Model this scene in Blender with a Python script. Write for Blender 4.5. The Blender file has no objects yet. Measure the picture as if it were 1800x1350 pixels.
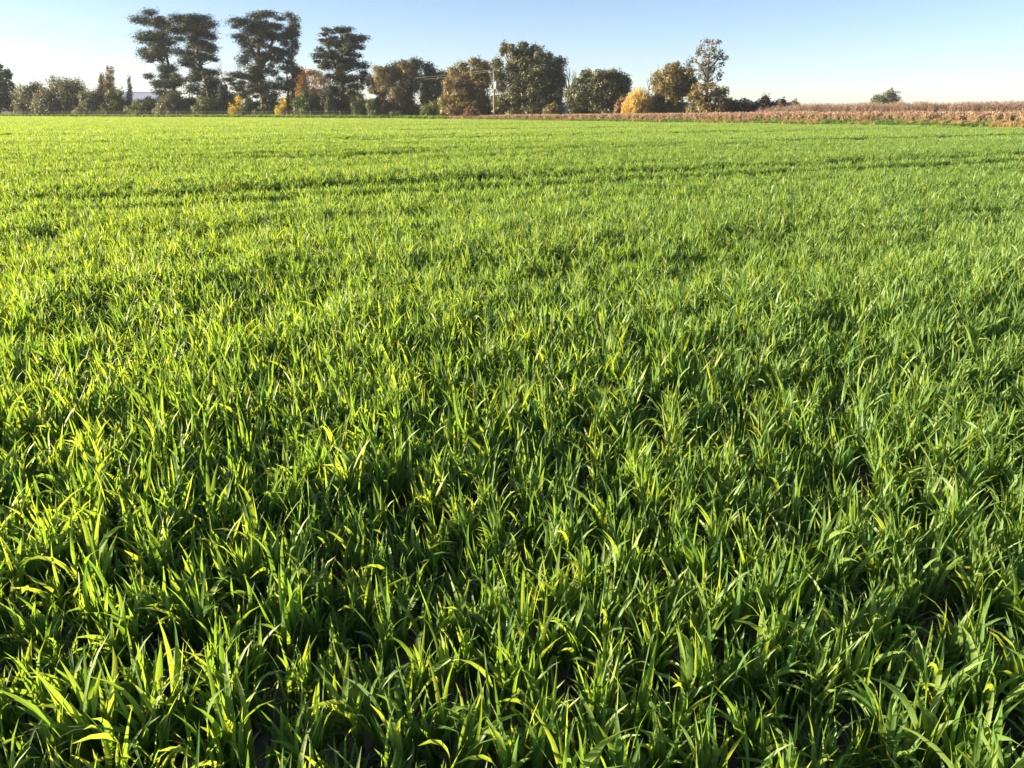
import bpy, math, random
import numpy as np
from mathutils import Vector

SC = bpy.context.scene
C = SC.collection
R = math.radians
rng = np.random.default_rng(7)
random.seed(7)

# ------------------------------------------------------------------ camera
CAM_H = 1.45
F_PX, W_PX, H_PX = 1360.0, 1800.0, 1350.0
HORIZON = 192.0
PITCH = math.atan((H_PX / 2 - HORIZON) / F_PX)
cam_data = bpy.data.cameras.new('camera')
cam_data.sensor_width = 36.0
cam_data.lens = 36.0 * F_PX / W_PX
cam_data.clip_start = 0.05
cam_data.clip_end = 6000
cam = bpy.data.objects.new('camera', cam_data)
C.objects.link(cam)
cam.location = (0, 0, CAM_H)
cam.rotation_euler = (math.pi / 2 - PITCH, 0, 0)
SC.camera = cam

# ------------------------------------------------------------------ sky, sun, exposure
SUN_AZ = R(-88)          # measured clockwise from the view direction (+Y)
SUN_EL = R(10.5)
world = bpy.data.worlds.new('World')
SC.world = world
world.use_nodes = True
wn = world.node_tree
bg = wn.nodes['Background']
sky = wn.nodes.new('ShaderNodeTexSky')
sky.sky_type = 'NISHITA'
sky.sun_disc = False
sky.sun_elevation = SUN_EL
sky.sun_rotation = SUN_AZ
sky.altitude = 0
sky.air_density = 0.6
sky.dust_density = 0.5
sky.ozone_density = 1.1
tint = wn.nodes.new('ShaderNodeMix'); tint.data_type = 'RGBA'; tint.blend_type = 'MULTIPLY'
tint.inputs[0].default_value = 1.0
tint.inputs[7].default_value = (0.97, 0.95, 1.0, 1)      # the same slight white balance over the whole sky
wn.links.new(sky.outputs[0], tint.inputs[6])
wn.links.new(tint.outputs[2], bg.inputs[0])
bg.inputs[1].default_value = 0.05

sun_data = bpy.data.lights.new('sun', 'SUN')
sun_data.energy = 5.0
sun_data.angle = R(0.5)
sun_data.color = (1.0, 0.82, 0.52)
sun = bpy.data.objects.new('sun', sun_data)
C.objects.link(sun)
sdir = Vector((math.sin(SUN_AZ) * math.cos(SUN_EL), math.cos(SUN_AZ) * math.cos(SUN_EL), math.sin(SUN_EL)))
sun.rotation_euler = sdir.to_track_quat('Z', 'Y').to_euler()
sun.location = sdir * 50

SC.view_settings.view_transform = 'Standard'
SC.view_settings.look = 'None'
SC.view_settings.gamma = 1.0
SC.view_settings.exposure = 2.28
SC.render.engine = 'CYCLES'
SC.cycles.max_bounces = 6
SC.cycles.diffuse_bounces = 3
SC.cycles.glossy_bounces = 2
SC.cycles.transmission_bounces = 4
SC.cycles.caustics_reflective = False
SC.cycles.caustics_refractive = False

# ------------------------------------------------------------------ pixel <-> place
sP, cP = math.sin(PITCH), math.cos(PITCH)
def ray(px, py):
    u = (px - W_PX / 2) / F_PX
    v = -(py - H_PX / 2) / F_PX
    return np.array([u, cP + v * sP, -sP + v * cP])
def on_plane(px, py, z=0.0):
    d = ray(px, py)
    t = (z - CAM_H) / d[2]
    return np.array([0, 0, CAM_H]) + d * t
def at_depth(px, py, Y):
    d = ray(px, py)
    return np.array([0, 0, CAM_H]) + d * (Y / d[1])
def m_per_px(Y):
    return Y / F_PX / (cP + (H_PX / 2 - HORIZON) / F_PX * sP)
def project(P):
    P = np.atleast_2d(P)
    dy, dz = P[:, 1], P[:, 2] - CAM_H
    fwd = dy * cP - dz * sP
    up = dy * sP + dz * cP
    return W_PX / 2 + F_PX * P[:, 0] / fwd, H_PX / 2 - F_PX * up / fwd, fwd

# ------------------------------------------------------------------ helpers
def tag(o, label=None, cat=None, group=None, kind=None):
    if label: o['label'] = label
    if cat: o['category'] = cat
    if group: o['group'] = group
    if kind: o['kind'] = kind
    return o

def empty(name, loc=(0, 0, 0), parent=None):
    o = bpy.data.objects.new(name, None)
    o.empty_display_size = 0.2
    C.objects.link(o)
    o.location = tuple(float(v) for v in loc)
    if parent: o.parent = parent
    return o

def mesh_np(name, V, F, mats, attrs=None, smooth=False, mat_idx=None):
    V = np.asarray(V, dtype=np.float32)
    F = np.asarray(F, dtype=np.int32)
    me = bpy.data.meshes.new(name)
    n, k = F.shape
    me.vertices.add(len(V)); me.vertices.foreach_set('co', V.ravel())
    me.loops.add(n * k); me.loops.foreach_set('vertex_index', F.ravel())
    me.polygons.add(n)
    me.polygons.foreach_set('loop_start', np.arange(0, n * k, k, dtype=np.int32))
    me.polygons.foreach_set('loop_total', np.full(n, k, dtype=np.int32))
    if mat_idx is not None: me.polygons.foreach_set('material_index', np.asarray(mat_idx, dtype=np.int32))
    if smooth: me.polygons.foreach_set('use_smooth', np.ones(n, dtype=bool))
    for an, av in (attrs or {}).items():
        a = me.attributes.new(an, 'FLOAT', 'POINT')
        a.data.foreach_set('value', np.asarray(av, dtype=np.float32))
    me.update(calc_edges=True)
    me.validate()
    for m in (mats if isinstance(mats, (list, tuple)) else [mats]):
        me.materials.append(m)
    return me

def obj(name, me, parent=None, loc=None):
    o = bpy.data.objects.new(name, me)
    C.objects.link(o)
    if parent: o.parent = parent
    if loc is not None: o.location = tuple(float(v) for v in loc)
    return o

class MB:
    """collects boxes and tubes (quads only)"""
    def __init__(s): s.V = []; s.F = []; s.n = 0
    def add(s, V, F):
        V = np.asarray(V, float); F = np.asarray(F, int)
        s.V.append(V); s.F.append(F + s.n); s.n += len(V)
    def box(s, c, size, rz=0.0):
        hx, hy, hz = [v / 2 for v in size]
        P = np.array([[x, y, z] for z in (-hz, hz) for x, y in ((-hx, -hy), (hx, -hy), (hx, hy), (-hx, hy))])
        ca, sa = math.cos(rz), math.sin(rz)
        P = P @ np.array([[ca, sa, 0], [-sa, ca, 0], [0, 0, 1]])
        s.add(P + np.asarray(c, float), [[0, 3, 2, 1], [4, 5, 6, 7], [0, 1, 5, 4], [1, 2, 6, 5], [2, 3, 7, 6], [3, 0, 4, 7]])
    def tube(s, pts, rad, k=6):
        pts = np.asarray(pts, float); rad = np.broadcast_to(np.asarray(rad, float), (len(pts),))
        d = np.gradient(pts, axis=0)
        d /= np.linalg.norm(d, axis=1)[:, None] + 1e-9
        up = np.array([0, 0, 1.0]) if abs(d[:, 2]).mean() < 0.85 else np.array([0, 1.0, 0])
        a = np.cross(d, up); a /= np.linalg.norm(a, axis=1)[:, None] + 1e-9
        b = np.cross(a, d)
        th = np.arange(k) * 2 * math.pi / k
        ring = pts[:, None] + rad[:, None, None] * (np.cos(th)[None, :, None] * a[:, None] + np.sin(th)[None, :, None] * b[:, None])
        n = len(pts)
        F = [[i * k + j, i * k + (j + 1) % k, (i + 1) * k + (j + 1) % k, (i + 1) * k + j] for i in range(n - 1) for j in range(k)]
        V = ring.reshape(-1, 3)
        if k % 2 == 0:      # quad caps
            for base in (0, (n - 1) * k):
                for j in range(1, k // 2):
                    F.append([base + j - 1 if j > 1 else base, base + j, base + k - j - 1 + 0, base + k - j if j > 1 else base + k - 1])
        F = [f for f in F if len(set(f)) == 4]
        s.add(V, F)
    def mesh(s, name, mat, smooth=False):
        return mesh_np(name, np.vstack(s.V), np.vstack(s.F), mat, smooth=smooth)

# ------------------------------------------------------------------ materials
def new_mat(name):
    m = bpy.data.materials.new(name); m.use_nodes = True
    nt = m.node_tree
    return m, nt, nt.nodes['Principled BSDF'], nt.nodes['Material Output']
def ramp(nt, stops):
    r = nt.nodes.new('ShaderNodeValToRGB')
    e = r.color_ramp.elements
    e[0].position, e[0].color = stops[0][0], (*stops[0][1], 1)
    e[1].position, e[1].color = stops[-1][0], (*stops[-1][1], 1)
    for p, c in stops[1:-1]:
        x = e.new(p); x.color = (*c, 1)
    return r
def noise(nt, scale, detail=4, vec=None, dist=0.0):
    n = nt.nodes.new('ShaderNodeTexNoise')
    n.inputs['Scale'].default_value = scale; n.inputs['Detail'].default_value = detail
    n.inputs['Distortion'].default_value = dist
    if vec: nt.links.new(vec, n.inputs['Vector'])
    return n
def attr(nt, name):
    a = nt.nodes.new('ShaderNodeAttribute'); a.attribute_name = name
    return a
def math_node(nt, op, a, b=0.0):
    m = nt.nodes.new('ShaderNodeMath'); m.operation = op
    for i, v in enumerate((a, b)):
        if isinstance(v, (int, float)): m.inputs[i].default_value = v
        else: nt.links.new(v, m.inputs[i])
    return m.outputs[0]
def mixc(nt, fac, a, b, kind='MIX'):
    m = nt.nodes.new('ShaderNodeMix'); m.data_type = 'RGBA'; m.blend_type = kind
    for s, v in ((0, fac), (6, a), (7, b)):
        if isinstance(v, (int, float)): m.inputs[s].default_value = v
        elif isinstance(v, tuple): m.inputs[s].default_value = (*v, 1)
        else: nt.links.new(v, m.inputs[s])
    return m.outputs[2]

def plain_mat(name, stops, scale=6.0, rough=0.8, metal=0.0, bump=0.0, spec=0.3, coord='Object'):
    m, nt, b, out = new_mat(name)
    tc = nt.nodes.new('ShaderNodeTexCoord')
    n = noise(nt, scale, 6, tc.outputs[coord])
    r = ramp(nt, stops)
    nt.links.new(n.outputs['Fac'], r.inputs[0]); nt.links.new(r.outputs[0], b.inputs['Base Color'])
    b.inputs['Roughness'].default_value = rough; b.inputs['Metallic'].default_value = metal
    b.inputs['Specular IOR Level'].default_value = spec
    if bump:
        bp = nt.nodes.new('ShaderNodeBump'); bp.inputs['Strength'].default_value = bump
        nt.links.new(n.outputs['Fac'], bp.inputs['Height']); nt.links.new(bp.outputs[0], b.inputs['Normal'])
    return m

def leaf_mat(name, stops, trans, tfac=0.3, rough=0.6, spec=0.25, inst=False):
    """stops over the attribute 'tone' (0..1, one value per leaf); trans: tint multiplied into the light that comes through"""
    m, nt, b, out = new_mat(name)
    a = attr(nt, 'tone')
    fac = a.outputs['Fac']
    if inst:
        oi = nt.nodes.new('ShaderNodeObjectInfo')
        fac = math_node(nt, 'ADD', math_node(nt, 'MULTIPLY', fac, 0.6), math_node(nt, 'MULTIPLY', oi.outputs['Random'], 0.4))
    r = ramp(nt, stops)
    nt.links.new(fac, r.inputs[0])
    col = r.outputs[0]
    nt.links.new(col, b.inputs['Base Color'])
    b.inputs['Roughness'].default_value = rough
    b.inputs['Specular IOR Level'].default_value = spec
    t = nt.nodes.new('ShaderNodeBsdfTranslucent')
    nt.links.new(mixc(nt, 1.0, col, trans, 'MULTIPLY'), t.inputs[0])
    mx = nt.nodes.new('ShaderNodeMixShader'); mx.inputs[0].default_value = tfac
    nt.links.new(b.outputs[0], mx.inputs[1]); nt.links.new(t.outputs[0], mx.inputs[2])
    nt.links.new(mx.outputs[0], out.inputs[0])
    return m

def wheat_mat():
    m, nt, b, out = new_mat('wheat_leaf')
    tone = attr(nt, 'tone'); along = attr(nt, 'along')
    oi = nt.nodes.new('ShaderNodeObjectInfo')
    geo = nt.nodes.new('ShaderNodeNewGeometry')
    patch = noise(nt, 0.35, 3, geo.outputs['Position'])
    fac = math_node(nt, 'ADD', math_node(nt, 'MULTIPLY', tone.outputs['Fac'], 0.5),
          math_node(nt, 'ADD', math_node(nt, 'MULTIPLY', oi.outputs['Random'], 0.25), math_node(nt, 'MULTIPLY', patch.outputs['Fac'], 0.25)))
    r = ramp(nt, [(0.1, (0.055, 0.140, 0.044)), (0.45, (0.112, 0.212, 0.058)), (0.75, (0.182, 0.262, 0.074)), (1.0, (0.250, 0.302, 0.100))])
    nt.links.new(fac, r.inputs[0])
    # fine veins along the blade
    tc = nt.nodes.new('ShaderNodeTexCoord')
    vein = attr(nt, 'across')
    w = nt.nodes.new('ShaderNodeTexWave'); w.inputs['Scale'].default_value = 9.0
    cx = nt.nodes.new('ShaderNodeCombineXYZ'); nt.links.new(vein.outputs['Fac'], cx.inputs[0])
    nt.links.new(cx.outputs[0], w.inputs['Vector'])
    vfac = math_node(nt, 'MULTIPLY', w.outputs['Fac'], 0.16)
    base = mixc(nt, vfac, r.outputs[0], (0.16, 0.24, 0.075))
    # dry straw-coloured tips on older leaves
    green = base
    tipn = math_node(nt, 'MULTIPLY', math_node(nt, 'GREATER_THAN', along.outputs['Fac'], 0.95), math_node(nt, 'GREATER_THAN', tone.outputs['Fac'], 0.75))
    base = mixc(nt, math_node(nt, 'MULTIPLY', tipn, 0.4), base, (0.30, 0.26, 0.12))
    # slightly darker green towards the base of each blade
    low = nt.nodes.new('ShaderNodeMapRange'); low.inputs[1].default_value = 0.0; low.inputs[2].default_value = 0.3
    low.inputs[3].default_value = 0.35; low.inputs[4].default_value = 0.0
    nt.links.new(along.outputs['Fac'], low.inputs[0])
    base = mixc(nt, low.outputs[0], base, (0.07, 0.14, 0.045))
    nt.links.new(base, b.inputs['Base Color'])
    b.inputs['Roughness'].default_value = 0.5
    b.inputs['Specular IOR Level'].default_value = 0.45
    b.inputs['Sheen Weight'].default_value = 0.0
    t = nt.nodes.new('ShaderNodeBsdfTranslucent')
    tcol = mixc(nt, 1.0, green, (2.6, 2.2, 0.55), 'MULTIPLY')
    tcol = mixc(nt, math_node(nt, 'MULTIPLY', tipn, 0.4), tcol, (0.40, 0.34, 0.14))
    nt.links.new(tcol, t.inputs[0])
    mx = nt.nodes.new('ShaderNodeMixShader'); mx.inputs[0].default_value = 0.44
    nt.links.new(b.outputs[0], mx.inputs[1]); nt.links.new(t.outputs[0], mx.inputs[2])
    nt.links.new(mx.outputs[0], out.inputs[0])
    return m

M = {}
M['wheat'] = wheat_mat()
M['soil'] = plain_mat('soil', [(0.3, (0.075, 0.058, 0.047)), (0.55, (0.135, 0.108, 0.088)), (0.75, (0.21, 0.172, 0.14))], 9.0, 0.95, bump=0.6, spec=0.15)
M['paddock'] = plain_mat('paddock', [(0.3, (0.06, 0.075, 0.025)), (0.6, (0.11, 0.10, 0.045)), (0.8, (0.17, 0.13, 0.07))], 0.6, 0.95, spec=0.1)
M['straw'] = plain_mat('straw', [(0.3, (0.26, 0.21, 0.145)), (0.7, (0.46, 0.38, 0.27))], 3.0, 0.8)
M['pine'] = leaf_mat('pine_needles', [(0.0, (0.017, 0.030, 0.024)), (0.5, (0.031, 0.045, 0.032)), (0.85, (0.054, 0.060, 0.041)), (1.0, (0.10, 0.086, 0.060))], (1.3, 1.2, 0.7), 0.22, 0.6, 0.2)
M['gum'] = leaf_mat('gum_leaves', [(0.0, (0.080, 0.080, 0.038)), (0.5, (0.150, 0.126, 0.060)), (0.85, (0.215, 0.168, 0.082)), (1.0, (0.28, 0.20, 0.11))], (1.4, 1.2, 0.6), 0.33, 0.5, 0.35)
M['gumdark'] = leaf_mat('dark_gum_leaves', [(0.0, (0.048, 0.062, 0.036)), (0.5, (0.078, 0.088, 0.048)), (0.9, (0.125, 0.120, 0.062)), (1.0, (0.17, 0.145, 0.08))], (1.3, 1.2, 0.6), 0.28, 0.5, 0.35)
M['greygum'] = leaf_mat('grey_gum_leaves', [(0.0, (0.075, 0.080, 0.062)), (0.6, (0.125, 0.122, 0.098)), (1.0, (0.18, 0.16, 0.13))], (1.2, 1.1, 0.7), 0.25, 0.55, 0.3)
M['shrub'] = leaf_mat('shrub_leaves', [(0.0, (0.045, 0.070, 0.032)), (0.5, (0.080, 0.110, 0.042)), (1.0, (0.14, 0.155, 0.06))], (1.5, 1.4, 0.5), 0.28, 0.55)
M['greyshrub'] = leaf_mat('grey_shrub_leaves', [(0.0, (0.070, 0.088, 0.066)), (0.5, (0.12, 0.13, 0.09)), (1.0, (0.22, 0.19, 0.11))], (1.4, 1.3, 0.6), 0.28, 0.55)
M['yellow'] = leaf_mat('yellow_leaves', [(0.0, (0.14, 0.13, 0.035)), (0.45, (0.40, 0.32, 0.05)), (1.0, (0.68, 0.58, 0.12))], (1.2, 1.05, 0.4), 0.45, 0.55)
M['orange'] = leaf_mat('autumn_leaves', [(0.0, (0.22, 0.13, 0.04)), (0.6, (0.38, 0.25, 0.075)), (1.0, (0.52, 0.37, 0.12))], (1.3, 1.05, 0.5), 0.4, 0.55)
M['willow'] = leaf_mat('golden_twigs', [(0.0, (0.30, 0.21, 0.07)), (0.6, (0.46, 0.34, 0.12)), (1.0, (0.58, 0.46, 0.20))], (1.2, 1.05, 0.5), 0.3, 0.6)
M['golden'] = leaf_mat('golden_conifer', [(0.0, (0.10, 0.085, 0.035)), (0.6, (0.17, 0.13, 0.06)), (1.0, (0.26, 0.19, 0.09))], (1.3, 1.1, 0.5), 0.25, 0.6)
M['rust'] = leaf_mat('rusty_twigs', [(0.0, (0.12, 0.070, 0.045)), (0.6, (0.20, 0.115, 0.075)), (1.0, (0.30, 0.18, 0.11))], (1.2, 1.0, 0.7), 0.2, 0.7)
M['belt'] = leaf_mat('belt_leaves', [(0.0, (0.050, 0.045, 0.042)), (0.5, (0.085, 0.072, 0.062)), (1.0, (0.15, 0.11, 0.085))], (1.2, 1.1, 0.7), 0.2, 0.6)
M['bark'] = plain_mat('bark', [(0.3, (0.045, 0.033, 0.025)), (0.7, (0.11, 0.080, 0.060))], 3.0, 0.9, bump=0.5)
M['redbark'] = plain_mat('red_bark', [(0.3, (0.14, 0.060, 0.038)), (0.7, (0.24, 0.11, 0.07))], 3.0, 0.9, bump=0.5)
M['gumbark'] = plain_mat('gum_bark', [(0.3, (0.13, 0.10, 0.08)), (0.7, (0.30, 0.24, 0.19))], 2.0, 0.8, bump=0.3)
M['twig'] = plain_mat('twig', [(0.3, (0.17, 0.12, 0.10)), (0.7, (0.30, 0.22, 0.18))], 3.0, 0.9)
M['dry'] = leaf_mat('dry_grass', [(0.0, (0.23, 0.155, 0.125)), (0.5, (0.33, 0.235, 0.185)), (1.0, (0.46, 0.35, 0.27))], (1.1, 0.95, 0.7), 0.3, 0.7, 0.2, inst=True)
M['tan'] = leaf_mat('tan_grass', [(0.0, (0.20, 0.13, 0.065)), (0.5, (0.34, 0.23, 0.11)), (1.0, (0.46, 0.33, 0.16))], (1.1, 1.0, 0.7), 0.3, 0.7, 0.2, inst=True)
M['weed'] = leaf_mat('weed_leaves', [(0.0, (0.04, 0.10, 0.022)), (0.5, (0.075, 0.16, 0.03)), (1.0, (0.15, 0.22, 0.05))], (2.0, 1.7, 0.5), 0.35, 0.5, 0.3, inst=True)
M['reed'] = leaf_mat('reed_stalks', [(0.0, (0.12, 0.085, 0.082)), (0.5, (0.205, 0.150, 0.138)), (1.0, (0.35, 0.26, 0.215))], (1.1, 0.95, 0.7), 0.25, 0.7, 0.2, inst=True)
M['pole'] = plain_mat('weathered_pole', [(0.3, (0.11, 0.105, 0.10)), (0.7, (0.18, 0.17, 0.165))], 4.0, 0.8)
M['metal'] = plain_mat('grey_steel', [(0.3, (0.19, 0.20, 0.25)), (0.7, (0.27, 0.28, 0.33))], 3.0, 0.5, spec=0.5)
M['wire'] = plain_mat('aluminium_wire', [(0.3, (0.30, 0.29, 0.28)), (0.7, (0.42, 0.40, 0.38))], 3.0, 0.5, spec=0.5)
M['roof'] = plain_mat('blue_grey_roof', [(0.3, (0.36, 0.41, 0.58)), (0.7, (0.44, 0.49, 0.66))], 0.8, 0.45, spec=0.5)
M['wall'] = plain_mat('pale_wall', [(0.3, (0.55, 0.56, 0.60)), (0.7, (0.66, 0.67, 0.70))], 1.5, 0.8)
M['door'] = plain_mat('door_grey', [(0.3, (0.16, 0.17, 0.19)), (0.7, (0.22, 0.23, 0.25))], 1.5, 0.7)
M['post'] = plain_mat('fence_post', [(0.3, (0.10, 0.085, 0.07)), (0.7, (0.18, 0.155, 0.135))], 4.0, 0.9)

# ------------------------------------------------------------------ plan of the place
CROP = 0.26
EDGE = [(-900, 201.0), (0, 203.8), (650, 207.0), (1100, 212.6), (1450, 217.3), (1800, 222.0), (2600, 232.0)]
EDGE_W = np.array([on_plane(x, y, CROP)[:2] for x, y in EDGE])
def edge_depth(px):
    """depth (Y) of the field's far edge in the direction of picture column px"""
    u = (px - 900) / F_PX / (cP + (H_PX / 2 - HORIZON) / F_PX * sP)
    best = None
    for a, b in zip(EDGE_W[:-1], EDGE_W[1:]):
        # solve a + t(b-a) with x = u*y
        den = (b[0] - a[0]) - u * (b[1] - a[1])
        t = (u * a[1] - a[0]) / den
        if -1e-6 <= t <= 1 + 1e-6: best = a[1] + t * (b[1] - a[1])
    return best if best else 150.0
EDGE_X = EDGE_W[:, 0]; EDGE_Y = EDGE_W[:, 1]
def beyond_edge(X, Y):
    """signed: >0 beyond the far edge (in Y)"""
    return Y - np.interp(X, EDGE_X, EDGE_Y)

# tramlines (tyre tracks): a straight pair running away to the right
T1 = on_plane(330, 344, 0.1)[:2]; T2 = on_plane(1800, 275, 0.1)[:2]
ROW = (T2 - T1) / np.linalg.norm(T2 - T1)
NRM = np.array([-ROW[1], ROW[0]])
def track_dist(X, Y):
    d = (X - T1[0]) * NRM[0] + (Y - T1[1]) * NRM[1]
    return d

# ------------------------------------------------------------------ ground
def sheet(name, poly, z, mat):
    me = bpy.data.meshes.new(name)
    me.from_pydata([(float(x), float(y), z) for x, y in poly], [], [list(range(len(poly)))])
    me.materials.append(mat); me.update()
    return obj(name, me)
tag(sheet('ground', [(-900, -60), (900, -60), (900, 1200), (-900, 1200)], -0.03, M['soil']), 'flat dark soil under the field', kind='structure')
pad = [tuple(p) for p in EDGE_W] + [(880, 20), (880, 1180), (-880, 1180), (-880, EDGE_W[0][1])]
tag(sheet('paddock', pad, 0.0, M['paddock']), 'rough grassy land beyond the far edge of the field', kind='structure')

def vnoise(x, y, seed=0):
    """smooth value noise, numpy"""
    xi = np.floor(x).astype(np.int64); yi = np.floor(y).astype(np.int64)
    xf = x - xi; yf = y - yi
    def h(a, b):
        n = (a * 374761393 + b * 668265263 + seed * 1442695041) & 0xffffffff
        n = ((n ^ (n >> 13)) * 1274126177) & 0xffffffff
        return ((n ^ (n >> 16)) & 0xffff) / 65535.0
    sx = xf * xf * (3 - 2 * xf); sy = yf * yf * (3 - 2 * yf)
    return (h(xi, yi) * (1 - sx) + h(xi + 1, yi) * sx) * (1 - sy) + (h(xi, yi + 1) * (1 - sx) + h(xi + 1, yi + 1) * sx) * sy

# cloddy soil close to the camera
gx, gy = np.meshgrid(np.linspace(-4, 4, 230), np.linspace(-0.5, 6, 190))
gz = -0.012 + 0.022 * (vnoise(gx * 9, gy * 9, 1) - 0.5) + 0.026 * (vnoise(gx * 24, gy * 24, 2) - 0.5) + 0.02 * (vnoise(gx * 2.2, gy * 2.2, 3) - 0.5)
ny_, nx_ = gx.shape
ii = np.arange(nx_ * ny_).reshape(ny_, nx_)
soilF = np.stack([ii[:-1, :-1], ii[:-1, 1:], ii[1:, 1:], ii[1:, :-1]], -1).reshape(-1, 4)
so = obj('field_soil', mesh_np('field_soil', np.stack([gx, gy, gz], -1).reshape(-1, 3), soilF, M['soil'], smooth=True))
tag(so, 'dark cloddy soil between the nearest rows', kind='structure')

# straw litter from the last crop
mb_V, mb_F = [], []
nst = 7000
sx_ = rng.uniform(-3.6, 3.6, nst); sy_ = rng.uniform(0.3, 5.5, nst); sa_ = rng.uniform(0, math.pi, nst)
sl_ = rng.uniform(0.03, 0.19, nst); st_ = rng.normal(0, 0.12, nst)
lit = MB()
for i in range(nst):
    d = np.array([math.cos(sa_[i]), math.sin(sa_[i]), st_[i]]) * sl_[i] / 2
    c = np.array([sx_[i], sy_[i], 0.012 + abs(d[2])])
    lit.tube([c - d, c + d], 0.0021, 4)
tag(obj('straw_litter', lit.mesh('straw_litter', M['straw'])), 'broken pieces of old straw lying on the dark soil', 'straw', kind='stuff')

# ------------------------------------------------------------------ wheat plants
def blade(r, base, az, L, W, lean, curl, sheath, twist, seg=8, cols=3, wob=0.0):
    s = np.linspace(0, 1, seg + 1)
    t = np.clip((s - sheath) / (1 - sheath), 0, 1)
    phi = lean * (0.35 + 0.65 * s) + curl * t ** 1.6
    ds = L / seg
    azs = az + wob * t
    dirs = np.stack([np.sin(phi) * np.cos(azs), np.sin(phi) * np.sin(azs), np.cos(phi)], -1)
    P = np.zeros((seg + 1, 3)); P[0] = base
    P[1:] = base + np.cumsum((dirs[:-1] + dirs[1:]) / 2 * ds, axis=0)
    wd = W * np.clip(0.35 + 0.65 * np.clip((s - sheath * 0.6) / 0.22, 0, 1), 0, 1) * np.clip((1 - s ** 3.2), 0.02, 1) ** 0.9
    side = np.stack([-np.sin(azs), np.cos(azs), np.zeros_like(s)], -1)
    nrm = np.cross(dirs, side)
    tw = twist * t
    side2 = side * np.cos(tw)[:, None] + nrm * np.sin(tw)[:, None]
    nrm2 = np.cross(dirs, side2)
    if cols == 3:
        V = np.stack([P - side2 * wd[:, None] / 2, P + nrm2 * wd[:, None] * -0.13, P + side2 * wd[:, None] / 2], 1).reshape(-1, 3)
        across = np.tile([0.0, 0.5, 1.0], seg + 1)
    else:
        V = np.stack([P - side2 * wd[:, None] / 2, P + side2 * wd[:, None] / 2], 1).reshape(-1, 3)
        across = np.tile([0.0, 1.0], seg + 1)
    F = []
    for i in range(seg):
        for j in range(cols - 1):
            a = i * cols + j
            F.append([a, a + 1, a + cols + 1, a + cols])
    along = np.repeat(s, cols)
    tone = np.full(len(V), r.uniform(0, 1))
    V[:, 2] = np.maximum(V[:, 2], 0.006)
    return V, np.array(F), along, across, tone

def plant_blades(r, seg=8, cols=3, wmul=1.0, nmul=1.0):
    out = []
    ntil = int(max(2, round(r.integers(4, 8) * nmul)))
    a0 = r.uniform(0, 6.28)
    for k in range(ntil):
        ta = a0 + k * 2.4 + r.normal(0, .4)
        off = r.uniform(0.002, 0.034)
        base = np.array([off * math.cos(ta), off * math.sin(ta), -0.01])
        tl = r.uniform(0.02, 0.45)
        nl = r.integers(3, 5)
        la = r.uniform(0, 6.28)
        for j in range(nl):
            inner = j / max(nl - 1, 1)           # 0: old outer leaf, 1: young upright leaf
            az = la + j * math.pi + r.normal(0, .55)
            L = r.uniform(0.17, 0.275) * (0.90 + 0.22 * inner)
            W = r.uniform(0.0105, 0.0215) * wmul * (1.05 - 0.22 * inner)
            lean = tl * 0.5 + r.uniform(0.05, 0.30) * (1 - 0.65 * inner)
            q_ = r.random()
            if q_ < 0.27: curl = r.uniform(1.2, 2.5) * (1 - 0.4 * inner)
            elif q_ < 0.6: curl = r.uniform(-.5, .5)
            else: curl = r.uniform(0.2, 1.1) * (1 - 0.25 * inner)
            tw = r.normal(0, 1.5)
            out.append(blade(r, base, az, L, W, lean, curl, r.uniform(0.22, 0.42), tw, seg, cols, r.normal(0, 0.7)))
    return out

def join_blades(bl, name):
    V, F, al, ac, to, n = [], [], [], [], [], 0
    for v, f, a, c, t in bl:
        V.append(v); F.append(f + n); al.append(a); ac.append(c); to.append(t); n += len(v)
    return mesh_np(name, np.vstack(V), np.vstack(F), M['wheat'], {'along': np.concatenate(al), 'across': np.concatenate(ac), 'tone': np.concatenate(to)}, smooth=True)

NV = 14
near_blades = [plant_blades(np.random.default_rng(100 + i)) for i in range(NV)]
near_mesh = [join_blades(b, 'wheat_plant') for b in near_blades]

def proto_collection(name, meshes):
    col = bpy.data.collections.new(name)
    for i, me in enumerate(meshes):
        o = bpy.data.objects.new(f'{name}_{i:02d}', me)
        col.objects.link(o)
    return col

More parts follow.
